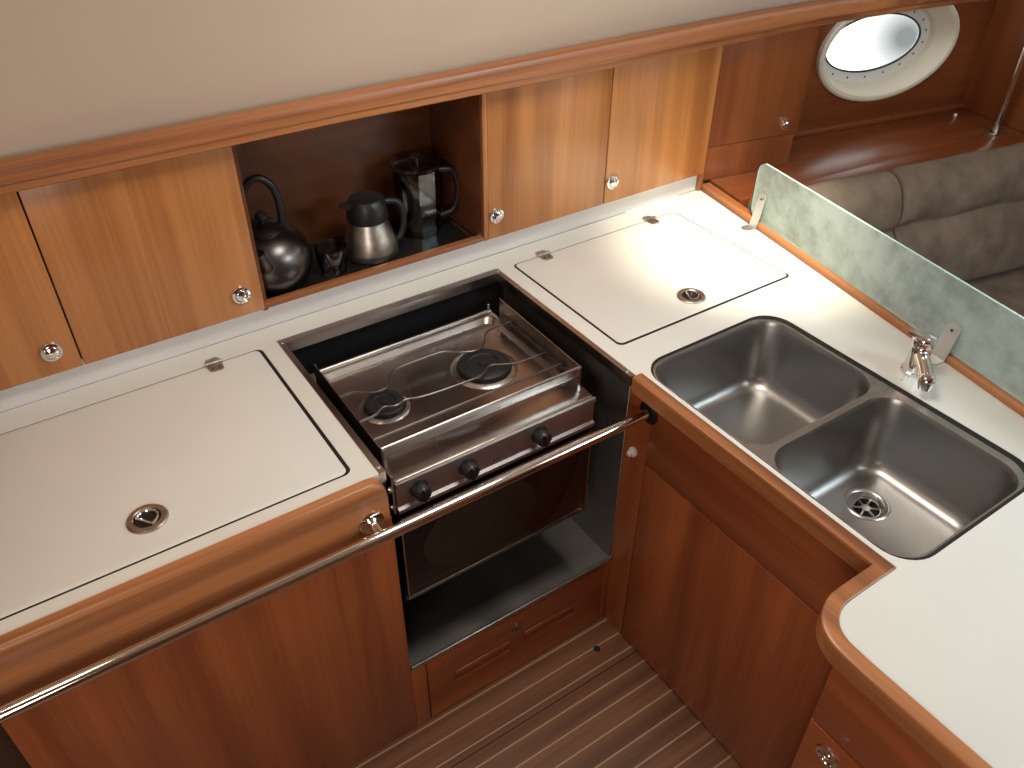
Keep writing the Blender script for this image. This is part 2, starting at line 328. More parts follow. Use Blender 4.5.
# ledge behind the settee
SZ = 0.835
b = BM(); plate(b, [(0.045, -0.125), (1.194, -0.125), (1.194, 0.194), (0.045, 0.194)], [ell(1.095, -0.018, 0.019, 0.013, 20)], SZ - 0.022, SZ, bev=0.003, xf=lambda u, v, w: W(u, v, w))
sh = obj('ledge', b, 'saloon_x', label='long varnished wooden ledge below the oval portlight', cat='ledge', rz=-A)
b = BM(); wbox(b, (0.05, -0.112, 0.0), (1.19, -0.098, SZ - 0.023)); obj('settee_backing', b, 'saloon_x', label='upright wooden board under the ledge behind the back cushions', cat='panel', rz=-A)
b = BM(); wbox(b, (0.325, 0.180, SZ + 0.0005), (1.171, 0.194, SZ + 0.018), 0.003); obj('batten', b, 'saloon_x', label='narrow worn wooden batten along the rear of the ledge', cat='batten', rz=-A)
b = BM(); lathe(b, [(0.006, 0), (0.006, 0.002), (0.005, 0.006), (0.002, 0.008)], W(1.092, 0.142, SZ), n=14); obj('screw_cap', b, 'white', label='small white round cap at the far corner of the ledge', cat='cap')
# tie rod through the ledge
t = empty('tie_rod', W(1.095, -0.018, SZ), 'polished steel rigging rod rising from the ledge by the bulkhead', 'rod')
b = BM(); tube(b, [W(1.095, -0.018, SZ - 0.05), W(1.097, -0.022, 1.40)], 0.0100, 16); obj('rod', b, 'chrome', t)
b = BM(); plate(b, ell(1.095, -0.018, 0.036, 0.026, 28), [ell(1.095, -0.018, 0.0185, 0.0125, 28)], SZ + 0.0002, SZ + 0.002, xf=lambda u, v, w: W(u, v, w)); obj('collar', b, 'nickel', t)
# locker beside the galley cabinets
lk = empty('locker', W(0.17, 0.02, SZ), 'tall narrow wooden locker on the ledge left of the oval portlight', 'locker', rz=-A)
b = BM(); wbox(b, (0.0, 0.034, SZ + 0.001), (0.318, 0.19, 1.30)); obj('body', b, 'saloon_z', lk)
b = BM(); wbox(b, (0.0, 0.015, 0.9345), (0.318, 0.033, 1.26), 0.0015); dr = obj('door', b, 'saloon_z', lk)
b = BM(); wbox(b, (0.0, 0.017, SZ + 0.001), (0.31, 0.033, 0.9325), 0.0015); obj('lower_panel', b, 'saloon_z', lk)
def knob(c, axis, parent, r=0.02, name='knob'):
    b = BM(); lathe(b, [(r, 0), (r, 0.003), (r * .9, 0.006), (r * .72, 0.007), (r * .66, 0.005), (r * .6, 0.006), (r * .56, 0.010), (r * .3, 0.0125), (0.0005, 0.013)], c, axis, 28); return obj(name, b, 'chrome', parent, label='chrome push-button knob')
knob(W(0.268, 0.0149, 0.966), tuple(-E2), dr, 0.017)
# settee
def cushion(name, k1a, k1b, prof, mat, label, cat, grp=None, edge=0.02, wob=0.004, crease=None):
    b = BM(); n = 14; rings = []
    ks = [k1a, k1a + edge * .3, k1a + edge] + [k1a + edge + (k1b - k1a - 2 * edge) * i / n for i in range(1, n)] + [k1b - edge, k1b - edge * .3, k1b]
    cy = sum(p[0] for p in prof) / len(prof); cz = sum(p[1] for p in prof) / len(prof)
    for j, k in enumerate(ks):
        s = 0.90 if j in (0, len(ks) - 1) else 0.975 if j in (1, len(ks) - 2) else 1.0
        wv = 0 if s < 1 else 1
        rings.append([W(k, cy + (p[0] - cy) * s + wv * wob * sin(k * 23 + i), cz + (p[1] - cz) * s + wv * wob * .7 * sin(k * 17 + i * 1.7)) for i, p in enumerate(prof)])
    loft(b, rings); o = obj(name, b, mat, label=label, cat=cat, group=grp, rz=-A, ang=80)
    md = o.modifiers.new('round', 'SUBSURF'); md.levels = 2; md.render_levels = 2
    return o
BP = [(-0.130, 0.835), (-0.150, 0.862), (-0.185, 0.862), (-0.222, 0.835), (-0.243, 0.785), (-0.248, 0.74), (-0.236, 0.712), (-0.2300, 0.704), (-0.244, 0.694), (-0.272, 0.665), (-0.292, 0.60), (-0.300, 0.53), (-0.298, 0.488), (-0.27, 0.470), (-0.20, 0.468), (-0.135, 0.47), (-0.1275, 0.60), (-0.1275, 0.75)]
cushion('back_cushion', 0.06, 0.522, [(y - (0.006 if z > .3 and y < -.14 else 0), z) for y, z in BP], 'suede', 'taupe suede back cushion on the settee, left one partly behind the glass', 'cushion', edge=0.010)
cushion('back_cushion', 0.530, 1.19, BP, 'suede', 'long taupe suede back cushion on the settee, right of the gap', 'cushion')
SPp = [(-0.14, 0.463), (-0.14, 0.34), (-0.16, 0.33), (-0.78, 0.33), (-0.80, 0.345), (-0.81, 0.40), (-0.80, 0.452), (-0.77, 0.466), (-0.5, 0.466), (-0.3, 0.463)]
cushion('seat_cushion', 0.06, 1.19, SPp, 'suede', 'flat taupe suede seat cushion below the back cushions', 'cushion', wob=0.002)
b = BM(); wbox(b, (0.06, -0.78, 0.0), (1.19, -0.115, 0.325), 0.004); obj('settee', b, 'saloon_x', label='wooden settee base under the taupe seat cushion', cat='settee', rz=-A)

# ================================================================ overhead cabinets
YD = 1.50
def door(x0, x1, parent, kx=None, kz=0.93, mat='veneer_z'):
    b = BM(); box(b, (x0, YD, 0.8805), (x1, YD + 0.017, 1.285), 0.0015); d = obj('door', b, mat, parent)
    if kx is not None: knob((kx, YD - 0.0001, kz), (0, -1, 0), d)
    return d
def carcass(x0, x1, parent):
    b = BM(); box(b, (x0, YD + 0.018, 0.884), (x1, YD + 0.25, 1.29), 0.001); obj('body', b, 'veneer_x', parent)
c1 = empty('overhead_cabinet', (0.0, YD + 0.12, 0.88), 'left overhead wooden cabinet above the large countertop lid', 'cabinet', 'overhead galley cabinets')
carcass(-0.60, 0.3885, c1); door(-0.32, 0.0295, c1, -0.012, 0.93); door(0.0325, 0.3885, c1, 0.345, 0.931)
c2 = empty('overhead_cabinet', (1.29, YD + 0.12, 0.88), 'right overhead wooden cabinet above the lid by the glass screen', 'cabinet', 'overhead galley cabinets')
carcass(0.9415, 1.645, c2); door(0.9415, 1.2885, c2, 0.962, 0.939); door(1.2915, 1.643, c2, 1.312, 0.937)
sc = empty('open_shelf', (0.66, YD + 0.12, 0.88), 'dark open wooden shelf niche between the overhead cabinets, holding a kettle', 'shelf')
b = BM(); box(b, (0.3893, YD + 0.0355, 0.858), (0.940, YD + 0.25, 0.866)); obj('shelf_board', b, 'nich_shaded', sc)
boxo('mat', (0.402, YD + 0.037, 0.8663), (0.925, YD + 0.234, 0.868), 'plastic', sc, label='black sheet darkening the niche floor')  # black sheet added to darken the niche floor
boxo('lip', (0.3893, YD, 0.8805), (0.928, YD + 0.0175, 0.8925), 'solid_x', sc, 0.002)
boxo('back_panel', (0.3995, YD + 0.236, 0.8665), (0.928, YD + 0.248, 1.29), 'nich_shaded', sc)
boxo('side_panel', (0.3893, YD + 0.018, 0.8665), (0.3995, YD + 0.248, 1.29), 'nich_shaded', sc)
boxo('side_panel', (0.929, YD + 0.012, 0.8810), (0.9405, YD + 0.248, 1.29), 'nich_shaded', sc, 0.001)
boxo('side_lipping', (0.9285, YD - 0.001, 0.8805), (0.9405, YD + 0.0115, 1.29), 'solid_z', sc, 0.001)
boxo('top_panel', (0.40, YD + 0.018, 1.28), (0.927, YD + 0.235, 1.29), 'veneer_x', sc)
boxo('backsplash', (-0.26, 1.526, ZC + 0.0005), (1.655, 1.534, 0.8795), 'splash', label='low brushed grey splash strip behind the countertop', cat='backsplash')
boxo('end_post', (1.647, 1.515, ZC + 0.0005), (1.663, 1.545, 1.24), 'solid_z', bev=0.002, label='thin wooden upright closing the right end of the splash strip', cat='post')

# shelf contents -------------------------------------------------
KZ = 0.8682
k = empty('kettle', (0.452, 1.625, KZ), 'round stainless steel kettle with black loop handle in the open niche', 'kettle')
c = V(0.452, 1.625, KZ); b = BM()
lathe(b, [(0.060, 0), (0.072, 0.003), (0.086, 0.020), (0.0925, 0.045), (0.0915, 0.068), (0.083, 0.093), (0.066, 0.113), (0.045, 0.126), (0.030, 0.130)], c, n=40); obj('body', b, 'kettle', k, ang=60)
b = BM(); lathe(b, [(0.044, 0.1265), (0.045, 0.130), (0.034, 0.138), (0.012, 0.142)], c, n=32); ld = obj('lid', b, 'kettle', k)
b = BM(); lathe(b, [(0.007, 0.141), (0.007, 0.147), (0.014, 0.153), (0.014, 0.160), (0.006, 0.166)], c, n=20); obj('lid_knob', b, 'plastic', ld)
b = BM(); tube(b, smooth_path([c + V(*p) for p in ((-0.030, 0.004, 0.124), (-0.036, 0.004, 0.170), (-0.030, 0.002, 0.220), (0.003, 0, 0.246), (0.036, -0.002, 0.220), (0.044, -0.004, 0.170), (0.040, -0.004, 0.120))]), 0.0085, 12); obj('handle', b, 'plastic', k)
b = BM(); tube(b, smooth_path([c + V(*p) for p in ((-0.03, -0.072, 0.075), (-0.037, -0.084, 0.10), (-0.043, -0.091, 0.122))], 1), [0.017, 0.016, 0.0145, 0.013, 0.011, 0.010], 14); obj('spout', b, 'kettle', k)
c = V(0.690, 1.620, KZ); k = empty('thermal_carafe', c, 'steel thermal carafe with black lid in the open niche', 'carafe')
b = BM(); lathe(b, [(0.060, 0), (0.064, 0.004), (0.064, 0.02), (0.056, 0.05), (0.046, 0.078), (0.043, 0.088)], c, n=36); obj('body', b, 'nickel', k, ang=60)
b = BM(); lathe(b, [(0.046, 0.088), (0.0475, 0.092), (0.044, 0.128), (0.038, 0.139), (0.010, 0.142)], c, n=32)
loft(b, [[c + V(-0.036, y, z) for y, z in ((-0.012, 0.118), (0.012, 0.118), (0.014, 0.136), (-0.014, 0.136))], [c + V(-0.062, y, z) for y, z in ((-0.004, 0.130), (0.004, 0.130), (0.006, 0.138), (-0.006, 0.138))]])
obj('lid', b, 'plastic', k)
b = BM(); tube(b, smooth_path([c + V(*p) for p in ((0.040, -0.006, 0.122), (0.075, -0.010, 0.118), (0.088, -0.012, 0.08), (0.078, -0.012, 0.03), (0.058, -0.01, 0.018))]), 0.008, 12); obj('handle', b, 'plastic', k)
c = V(0.840, 1.655, KZ); k = empty('coffee_press', c, 'tall faceted glass jug with black handle at the niche right end', 'jug')
def poly(r, z, n=8, sx=1): return [c + V(r * cos(2 * pi * (i + .5) / n) * sx, r * sin(2 * pi * (i + .5) / n), z) for i in range(n)]
b = BM(); loft(b, [poly(0.050, 0.0), poly(0.052, 0.03), poly(0.056, 0.165), poly(0.054, 0.165), poly(0.050, 0.032), poly(0.046, 0.008)], True, True); obj('jug_wall', b, 'smoke', k, ang=20)
b = BM(); loft(b, [poly(0.036, 0.012), poly(0.036, 0.062), poly(0.038, 0.064), poly(0.042, 0.135), poly(0.040, 0.137)]); obj('inner_filter', b, 'tray', k, ang=20)
b = BM(); lathe(b, [(0.057, 0.166), (0.060, 0.170), (0.058, 0.176), (0.02, 0.180), (0.008, 0.182), (0.010, 0.194), (0.004, 0.197)], c, n=30); obj('lid', b, 'smoke', k)
b = BM(); tube(b, smooth_path([c + V(*p) for p in ((0.050, -0.018, 0.152), (0.085, -0.03, 0.150), (0.095, -0.034, 0.10), (0.084, -0.03, 0.045), (0.050, -0.018, 0.035))]), 0.008, 12); obj('handle', b, 'plastic', k)
c = V(0.580, 1.588, KZ)
b = BM(); lathe(b, [(0.028, 0), (0.030, 0.002), (0.036, 0.062), (0.0345, 0.062), (0.028, 0.008), (0.0005, 0.007)], c, n=28); obj('tumbler', b, 'smoke', label='small dim glass tumbler between the kettle and the carafe', cat='glass')

# ================================================================ worktop
OX0, OX1 = 0.392, 0.940     # cooker opening
_f = [(0.915, 0.3600), (0.850, 0.3600), (0.832, 0.3590), (0.812, 0.352), (0.795, 0.339), (0.786, 0.318), (0.7845, 0.295), (0.784, 0.27)]
_f = [(p.x, p.y) for p in smooth_path([V(a, c, 0) for a, c in _f], 2)]
FI = [(0.955, 0.950), (0.955, 0.70), (0.955, 0.3600)] + _f + [(0.784, 0.15), (0.784, -0.25)]   # inner line of the wooden edging on the sink side
FR0, FR1 = V(1.661, 1.524, 0), V(1.661 - 0.197 * 1.66, 1.524 - 1.068 * 1.66, 0)
outline = [(-0.26, 1.5255), (-0.26, 0.985), (0.388, 0.985), (0.388, 1.462), (OX1, 1.462), (OX1, 0.950)] + FI + [(FR1.x, -0.25), (FR0.x, 1.524)]
L1 = (-0.256, 1.018, 0.3445, 1.4565); L2 = (0.986, 1.0575, 1.503, 1.4565)
G = 0.0050
h1 = rr(L1[0] + 0.01, L1[1] - 0.0050, L1[2] + 0.0072, L1[3] + 0.0022, 0.015); h2 = rr(L2[0] - 0.0070, L2[1] - 0.0078, L2[2] + 0.0026, L2[3] + 0.0022, 0.015)
SKH = rr(0.9655, 0.343, 1.350, 0.977, 0.062, 8)
b = BM(); plate(b, outline, [h1, h2, SKH], ZC - 0.022, ZC)
wt = obj('worktop', b, 'laminate', label='cream laminate worktop running round the corner under lids and sink', cat='worktop')
# dark rebate under each lid is part of the worktop
for hh in (h1, h2):
    b = BM(); plate(b, [(x, y) for x, y in hh], [], ZC - 0.0215, ZC - 0.014); rb = obj('rebate', b, 'black', wt, label='black rebate under a lid')
    x0, y0, x1, y1 = min(p[0] for p in hh), min(p[1] for p in hh), max(p[0] for p in hh), max(p[1] for p in hh)
    L = L1 if hh is h1 else L2
    b = BM(); plate(b, rr(x0 + 3e-4, y0 + 3e-4, x1 - 3e-4, y1 - 3e-4, 0.0138), [rr((L[0] + 0.014 if hh is h1 else L[0]) - 3e-4, L[1] - 3e-4, L[2] + 3e-4, L[3] + 3e-4, 0.0122)], ZC - 0.0135, ZC - 0.0008); obj('gasket', b, 'black', rb, label='black gasket line around a lid')
def hinge(x, parent):
    h = BM(); y = L1[3]
    plate(h, [(x - 0.015, y + 0.002), (x + 0.015, y + 0.002), (x + 0.015, y + 0.012), (x + 0.010, y + 0.020), (x - 0.010, y + 0.020), (x - 0.015, y + 0.012)], [], ZC + 0.0002, ZC + 0.002)
    plate(h, [(x - 0.015, y - 0.003), (x + 0.015, y - 0.003), (x + 0.014, y - 0.022), (x + 0.009, y - 0.027), (x - 0.009, y - 0.027), (x - 0.014, y - 0.022)], [], ZC + 0.0002, ZC + 0.002)
    tube(h, [(x - 0.017, y - 0.0005, ZC + 0.004), (x + 0.017, y - 0.0005, ZC + 0.004)], 0.0038, 10)
    o = obj('hinge', h, 'nickel', parent, label='small worn nickel hinge')
    for dx, dy in ((-0.007, -0.017), (0.007, -0.017)):
        s = BM(); lathe(s, [(0.0028, 0), (0.0024, 0.0012)], (x + dx, y + dy, ZC + 0.002), n=10); obj('screw', s, 'wire', o)
def ring_latch(cx, cy, parent, r=0.033, rot=0.5):
    z = ZC; b = BM()
    lathe(b, [(r * .66, 0.0002), (r, 0.0002), (r, 0.0015), (r * .93, 0.0038), (r * .70, 0.0042), (r * .66, 0.003)], (cx, cy, z), n=36, caps=False)
    o = obj('ring_latch', b, 'nickel', parent, label='round flush lift-ring latch')
    b = BM(); lathe(b, [(r * .66, 0.0003), (r * .66, 0.0009), (0.001, 0.0006)], (cx, cy, z), n=30); obj('cup', b, 'plastic', o)
    b = BM(); d = V(cos(rot), sin(rot), 0); s = V(-d.y, d.x, 0); cc = V(cx, cy, z)
    pts = [cc + d * (r * .52 * cos(a)) + s * (r * .52 * sin(a)) + V(0, 0, 0.003) for a in [radians(-115 + 230 * i / 14) for i in range(15)]]
    tube(b, pts, 0.0024, 8); tube(b, [pts[0], pts[-1]], 0.0022, 8); obj('lift_ring', b, 'chrome', o)
def lid(L, r, label, hs, lat, rot):
    b = BM(); plate(b, rr(L[0], L[1], L[2], L[3], r), [], ZC - 0.0135, ZC - 0.0003, bev=0.0006)
    e = empty('countertop_lid', ((L[0] + L[2]) / 2, (L[1] + L[3]) / 2, ZC - 0.0135), label, 'lid', 'hinged lids in the worktop')
    obj('lid_panel', b, 'laminate', e)
    for x in hs: hinge(x, e)
    ring_latch(lat[0], lat[1], e, rot=rot)
lid((L1[0] + 0.014, L1[1], L1[2], L1[3]), 0.012, 'large cream hinged lid set in the worktop left of the cooker', (0.252,), (0.027, 1.098), 0.6)
lid(L2, 0.012, 'cream hinged lid with two hinges between the cooker and the glass screen', (1.072, 1.418), (1.242, 1.114), -0.5)

# wooden edging --------------------------------------------------
def edging(name, path, prof, mat, label, closed_ends=True, **k):
    """path: 2-D inner line, prof: (outward offset, z) ; outward = left of travel"""
    b = BM(); rings = []; n = len(path)
    for i, p in enumerate(path):
        a = V(*path[max(i - 1, 0)], 0); c = V(*path[min(i + 1, n - 1)], 0)
        if 0 < i < n - 1:
            d1 = (V(*p, 0) - a).normalized(); d2 = (c - V(*p, 0)).normalized(); d = (d1 + d2).normalized(); s = 1 / max(0.5, d.dot(d1))
        else: d = (c - a).normalized(); s = 1
        nrm = V(-d.y, d.x, 0)
        rings.append([V(p[0], p[1], 0) + nrm * (o * s) + V(0, 0, z) for o, z in prof])
    loft(b, rings); return obj(name, b, mat, label=label, cat='edging', **k)
top = [(0.0003, ZC - 0.02), (0.0003, ZC + 0.002), (0.002, ZC + 0.0032), (0.016, ZC + 0.0032), (0.0215, ZC + 0.0032), (0.0242, ZC + 0.0020), (0.0255, ZC - 0.0008), (0.0255, ZC - 0.005)]
# galley front edging (outward = towards -y): travel +x -> left is +y, so travel -x
b = BM(); rings = []
pf = [(0.9845, 0.71), (0.9845, ZC + 0.001), (0.983, ZC + 0.0028), (0.968, ZC + 0.0028), (0.9635, ZC + 0.0010), (0.9605, ZC - 0.003), (0.9595, ZC - 0.009), (0.9595, ZC - 0.016), (0.9595, 0.722), (0.9595, 0.7135), (0.962, 0.71)]
R = 0.028; xe = 0.388; zt = ZC + 0.003
xs = [-0.31, 0.0, 0.2, xe - R] + [xe - R + R * sin(a) for a in [radians(q) for q in (15, 30, 45, 60, 75, 87)]] + [xe]
for x in xs:
    drop = 0 if x <= xe - R else R - math.sqrt(max(0, R * R - (x - (xe - R)) ** 2))
    rings.append([V(x, y, z if z < 0.75 else z - drop) for y, z in pf])
loft(b, rings); obj('front_edging', b, 'solid_x', label='broad wooden front edging below the left lid, carrying the rail bracket', cat='edging')
path = [(0.955, 0.952)] + FI[1:]
prof2 = [(0, ZC - 0.035)] + [(-o, z) for o, z in top] + [(-0.0255, ZC - 0.014), (-0.0255, ZC - 0.030), (-0.0255, ZC - 0.033), (-0.024, ZC - 0.035)]
prof2[0] = (-0.0003, ZC - 0.035); 
ed = edging('sink_edging', path, prof2, 'solid_y', 'curved wooden edging running past the sink to the front drawers')

# fiddle rail and glass screen ------------------------------------
FN = V(1.068, -0.197, 0).normalized(); FD = V(-0.197, -1.068, 0).normalized()
def Fp(t, o, z): return V(1.661, 1.520, 0) + FD * t + FN * o + V(0, 0, z)
FRZ = -math.atan2(0.197, 1.068)
b = BM(); loft(b, [[Fp(t, o, z) for o, z in ((0.0005, ZC - 0.03), (0.0005, ZC + 0.011), (0.003, ZC + 0.014), (0.032, ZC + 0.014), (0.036, ZC + 0.010), (0.036, ZC - 0.03))] for t in (-0.005, 0.6, 1.78)])
obj('fiddle_rail', b, 'solid_y', label='low wooden fiddle rail under the glass screen', cat='rail', rz=FRZ)
gs = empty('glass_screen', Fp(0.8, 0.018, ZC + 0.0145), 'long misted glass splash screen with rounded corner on the wooden rail', 'screen', rz=FRZ)
T0, T1, gz0, gz1 = 0.208, 1.62, ZC + 0.0145, 0.984
def gl_outline(): 
    o = rr(T0, gz0, T1, gz1, 0.028, 8); return o
b = BM(); plate(b, gl_outline(), [], 0.0145, 0.0205, xf=lambda u, v, w: Fp(u, w, v))
bmesh.ops.recalc_face_normals(b, faces=b.faces)
for f in b.faces: f.material_index = 0 if abs(f.normal.dot(FN)) > 0.7 else 1
obj('pane', b, ['screen', 'edge'], gs)
def bracket(t, ztop, parent, fw=0.016):
    b = BM(); th = 0.003
    pts = []
    up = [(t - fw, ZC + 0.0006), (t - fw, ztop - fw)] + [(t + fw * -cos(a), ztop - fw + fw * sin(a)) for a in [pi * i / 10 for i in range(1, 10)]] + [(t + fw, ztop - fw), (t + fw, ZC + 0.0006)]
    plate(b, up, [], 0, th, xf=lambda u, v, w: Fp(u, w - 0.0055 + 0.0155 * (v - ZC) / (ztop - ZC), v))
    # foot lying on the worktop
    loft(b, [[Fp(t + s_ * fw * w_, o_, z_) for s_, z_ in ((-1, ZC + 0.0004), (1, ZC + 0.0004), (1, ZC + 0.0034), (-1, ZC + 0.0034))] for o_, w_ in ((-0.003, 1), (-0.026, 1), (-0.034, 0.7), (-0.037, 0.3))])
    o = obj('bracket', b, 'bracket', parent, label='bent stainless bracket')
    b = BM(); lathe(b, [(0.003, 0), (0.0025, 0.001)], Fp(t, 0.0063, ztop - fw), tuple(-FN), 10); obj('rivet', b, 'black', o)
bracket(0.250, 0.912, gs, 0.014); bracket(0.878, 0.903, gs, 0.017)

# ================================================================ sink
sk = empty('sink', (1.157, 0.66, 0.66), 'double-bowl stainless steel sink let into the worktop', 'sink')
B1 = (0.971, 0.664, 1.329, 0.966, 0.058); B2 = (0.971, 0.353, 1.319, 0.650, 0.055)
b = BM(); plate(b, rr(0.9665, 0.3490, 1.3385, 0.9705, 0.060, 8), [rr(*B1, 8), rr(*B2, 8)], ZC - 0.004, ZC - 0.0018); obj('flange', b, 'steel', sk)
b = BM(); plate(b, rr(0.9657, 0.3432, 1.3498, 0.9768, 0.062, 8), [rr(0.9667, 0.3492, 1.3383, 0.9703, 0.060, 8)], ZC - 0.012, ZC - 0.0006); obj('gasket', b, 'black', sk)
def basin(B, zf, dr=None):
    x0, y0, x1, y1, r = B; b = BM(); rings = []
    H = ZC - 0.0025 - zf; fr_ = 0.034
    def ring(d, z, rad): return [V(x, y, z) for x, y in rr(x0 + d, y0 + d, x1 - d, y1 - d, rad, 8)]
    rings.append(ring(0.0, ZC - 0.0019, r)); rings.append(ring(0.0012, ZC - 0.005, r)); rings.append(ring(0.003, ZC - 0.012, r))
    d1 = 0.018
    for q in (0.35, 0.7, 1.0): rings.append(ring(0.003 + (d1 - 0.003) * q, ZC - 0.012 - (H - 0.01 - fr_) * q, r))
    zz = ZC - 0.012 - (H - 0.01 - fr_)
    for a in (20, 40, 60, 78, 90):
        a = radians(a); rings.append(ring(d1 + fr_ * (1 - cos(a)), zz - (zz - zf) * sin(a), max(0.022, r - fr_ * (1 - cos(a)))))
    xm0, ym0, xm1, ym1 = x0 + d1 + fr_ + .02, y0 + d1 + fr_ + .02, x1 - d1 - fr_ - .02, y1 - d1 - fr_ - .02
    rings.append([V(x, y, zf - 0.0008) for x, y in rr(xm0, ym0, xm1, ym1, 0.015, 8)])
    if dr:
        m = len(rings[0]); cx, cy = dr
        # follow the drain hole by angle
        def circ(rad, z):
            out = []
            for p in rings[-1 if False else -1]:
                pass
            return out
        last = rings[-1]; c1_ = []; 
        for p in last:
            a = math.atan2(p.y - cy, p.x - cx); c1_.append(V(cx + 0.0405 * cos(a), cy + 0.0405 * sin(a), zf - 0.001))
        rings.append(c1_)
        loft(b, rings, False, False)
    else: loft(b, rings, False, True)
    o = obj('basin', b, 'basin', sk, recalc=False, ang=70); 
    return o
basin(B1, 0.662); bb = basin(B2, 0.660, (1.196, 0.548))
dc = (1.196, 0.548, 0.659)
dn = BM(); lathe(dn, [(0.0410, -0.006), (0.0435, 0.001), (0.041, 0.0025), (0.037, 0.0020), (0.033, -0.001), (0.030, -0.006), (0.029, -0.012), (0.029, -0.04), (0.0005, -0.04)], dc, n=40, caps=False); drn = obj('drain', dn, 'steel', sk)
b = BM(); lathe(b, [(0.0288, -0.018), (0.0005, -0.018)], dc, n=30, caps=False); obj('drain_hole', b, 'black', drn)
b = BM()
cc = V(*dc) + V(0, 0, -0.010); lathe(b, [(0.009, 0), (0.009, 0.0015), (0.004, 0.002)], cc, n=16)
for i in range(6):
    a = 2 * pi * i / 6 + .3; tube(b, [cc + V(0.007 * cos(a), 0.007 * sin(a), 0), cc + V(0.028 * cos(a), 0.028 * sin(a), 0)], 0.0022, 6)
tube(b, [cc + V(0.0275 * cos(2 * pi * i / 24), 0.0275 * sin(2 * pi * i / 24), 0) for i in range(25)], 0.0018, 6); obj('strainer', b, 'steel', drn)
# ================================================================ faucet
fc = V(1.417, 0.658, ZC); fa = empty('faucet', fc, 'small chrome mixer tap behind the sink beside the glass screen', 'faucet')
b = BM(); lathe(b, [(0.0245, 0.0003), (0.0250, 0.002), (0.0245, 0.006), (0.0220, 0.008), (0.0215, 0.010), (0.0205, 0.045), (0.0205, 0.060), (0.019, 0.064)], fc, n=32); obj('body', b, 'chrome', fa)
b = BM(); sd = V(-0.70, -0.70, 0).normalized()
tube(b, [fc + sd * 0.010 + V(0, 0, 0.046), fc + sd * 0.03 + V(0, 0, 0.047), fc + sd * 0.057 + V(0, 0, 0.045), fc + sd * 0.082 + V(0, 0, 0.040)], [0.0145, 0.014, 0.013, 0.0135], 20)
sp_ = obj('spout', b, 'chrome', fa)
b = BM(); q = fc + sd * 0.084 + V(0, 0, 0.040); lathe(b, [(0.004, 0.0145), (0.011, 0.012), (0.0155, 0.005), (0.0165, -0.002), (0.0150, -0.010), (0.0130, -0.018), (0.0110, -0.0185), (0.0105, -0.015)], q, tuple(V(0.1, 0.1, 1).normalized()), n=26); obj('aerator', b, 'chrome', sp_)
b = BM(); lathe(b, [(0.0200, 0.0645), (0.0220, 0.067), (0.0225, 0.078), (0.020, 0.084), (0.008, 0.0865)], fc, n=30)
ud = V(-0.35, 0.75, 0).normalized(); s_d = V(ud.y, -ud.x, 0)
loft(b, [[fc + ud * a_ + s_d * (w_ * k1_) + V(0, 0, z_ + h_ * k2_) for k1_, k2_ in ((-1, 0), (-.8, 1), (.8, 1), (1, 0))] for a_, w_, z_, h_ in ((-0.008, 0.013, 0.079, 0.008), (0.014, 0.012, 0.081, 0.008), (0.024, 0.009, 0.083, 0.006), (0.032, 0.006, 0.085, 0.003))])
lv = obj('lever', b, 'chrome', fa)
b = BM(); lathe(b, [(0.004, 0), (0.0035, 0.001)], fc + V(-0.0180, -0.0135, 0.073), tuple(V(-0.8, -0.6, 0)), 14); obj('red_mark', b, 'red', lv, label='red hot-water mark')
for n_, (dx, dy, r) in enumerate(((-0.029, -0.004, 0.005), (-0.044, -0.006, 0.0035))):
    b = BM(); lathe(b, [(r, 0.0002), (r * .8, 0.0015), (r * .2, 0.002)], fc + V(dx, dy, 0), n=12, sx=1.2); obj('water_drop', b, 'clear', label=('larger' if n_ == 0 else 'smaller') + ' drop of water on the worktop by the tap base', cat='water drop')

# ================================================================ cooker recess
rc = empty('cooker_recess', (0.67, 1.2, 0.23), 'black-walled steel recess with a metal floor tray around the cooker', 'recess')
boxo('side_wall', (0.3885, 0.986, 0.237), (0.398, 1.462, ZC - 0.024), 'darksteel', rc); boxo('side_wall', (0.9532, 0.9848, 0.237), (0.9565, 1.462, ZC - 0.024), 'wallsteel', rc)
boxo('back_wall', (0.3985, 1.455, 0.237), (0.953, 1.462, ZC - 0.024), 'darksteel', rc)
b = BM(); box(b, (0.3985, 0.984, 0.228), (0.953, 1.4545, 0.237)); boxx = None
box(b, (0.4015, 0.977, 0.226), (0.9565, 0.984, 0.2385), 0.001); obj('floor_tray', b, 'tray', rc, label='scuffed bare metal tray')
b = BM(); plate(b, [(0.3875, 0.984), (0.3995, 0.984), (0.3995, 1.443), (0.9285, 1.443), (0.9285, 0.956), (0.9405, 0.956), (0.9405, 1.463), (0.3875, 1.463)], [], ZC - 0.022, ZC + 0.0012)
obj('rim_trim', b, 'hob', rc, label='thin steel rim around the opening')
for x, y in ((0.9335, 0.975), (0.9345, 1.45), (0.394, 1.45), (0.3935, 1.0)):
    b = BM(); lathe(b, [(0.004, 0), (0.003, 0.0015)], (x, y, ZC + 0.0012), n=12); obj('screw', b, 'steel', rc)
b = BM()
xx = 0.9530
for p, q in (((0.52, 1.035), (0.40, 1.035)), ((0.40, 1.035), (0.40, 0.995)), ((0.66, 1.035), (0.52, 1.035))):
    tube(b, [(xx, p[1], p[0]), (xx, q[1], q[0])], 0.0012, 6)
obj('wall_seam', b, 'steel', rc)

# ================================================================ cooker
ck = empty('cooker', (0.648, 1.2, 0.40), 'two-burner stainless marine gas cooker with black oven door in the recess', 'cooker')
X0, X1, Y0, Y1, ZH = 0.420, 0.876, 1.000, 1.392, 0.766
boxo('oven_body', (X0 + 0.004, Y0 + 0.02, 0.405), (X1 - 0.004, Y1 - 0.004, ZH - 0.03), 'darksteel', ck, 0.003)
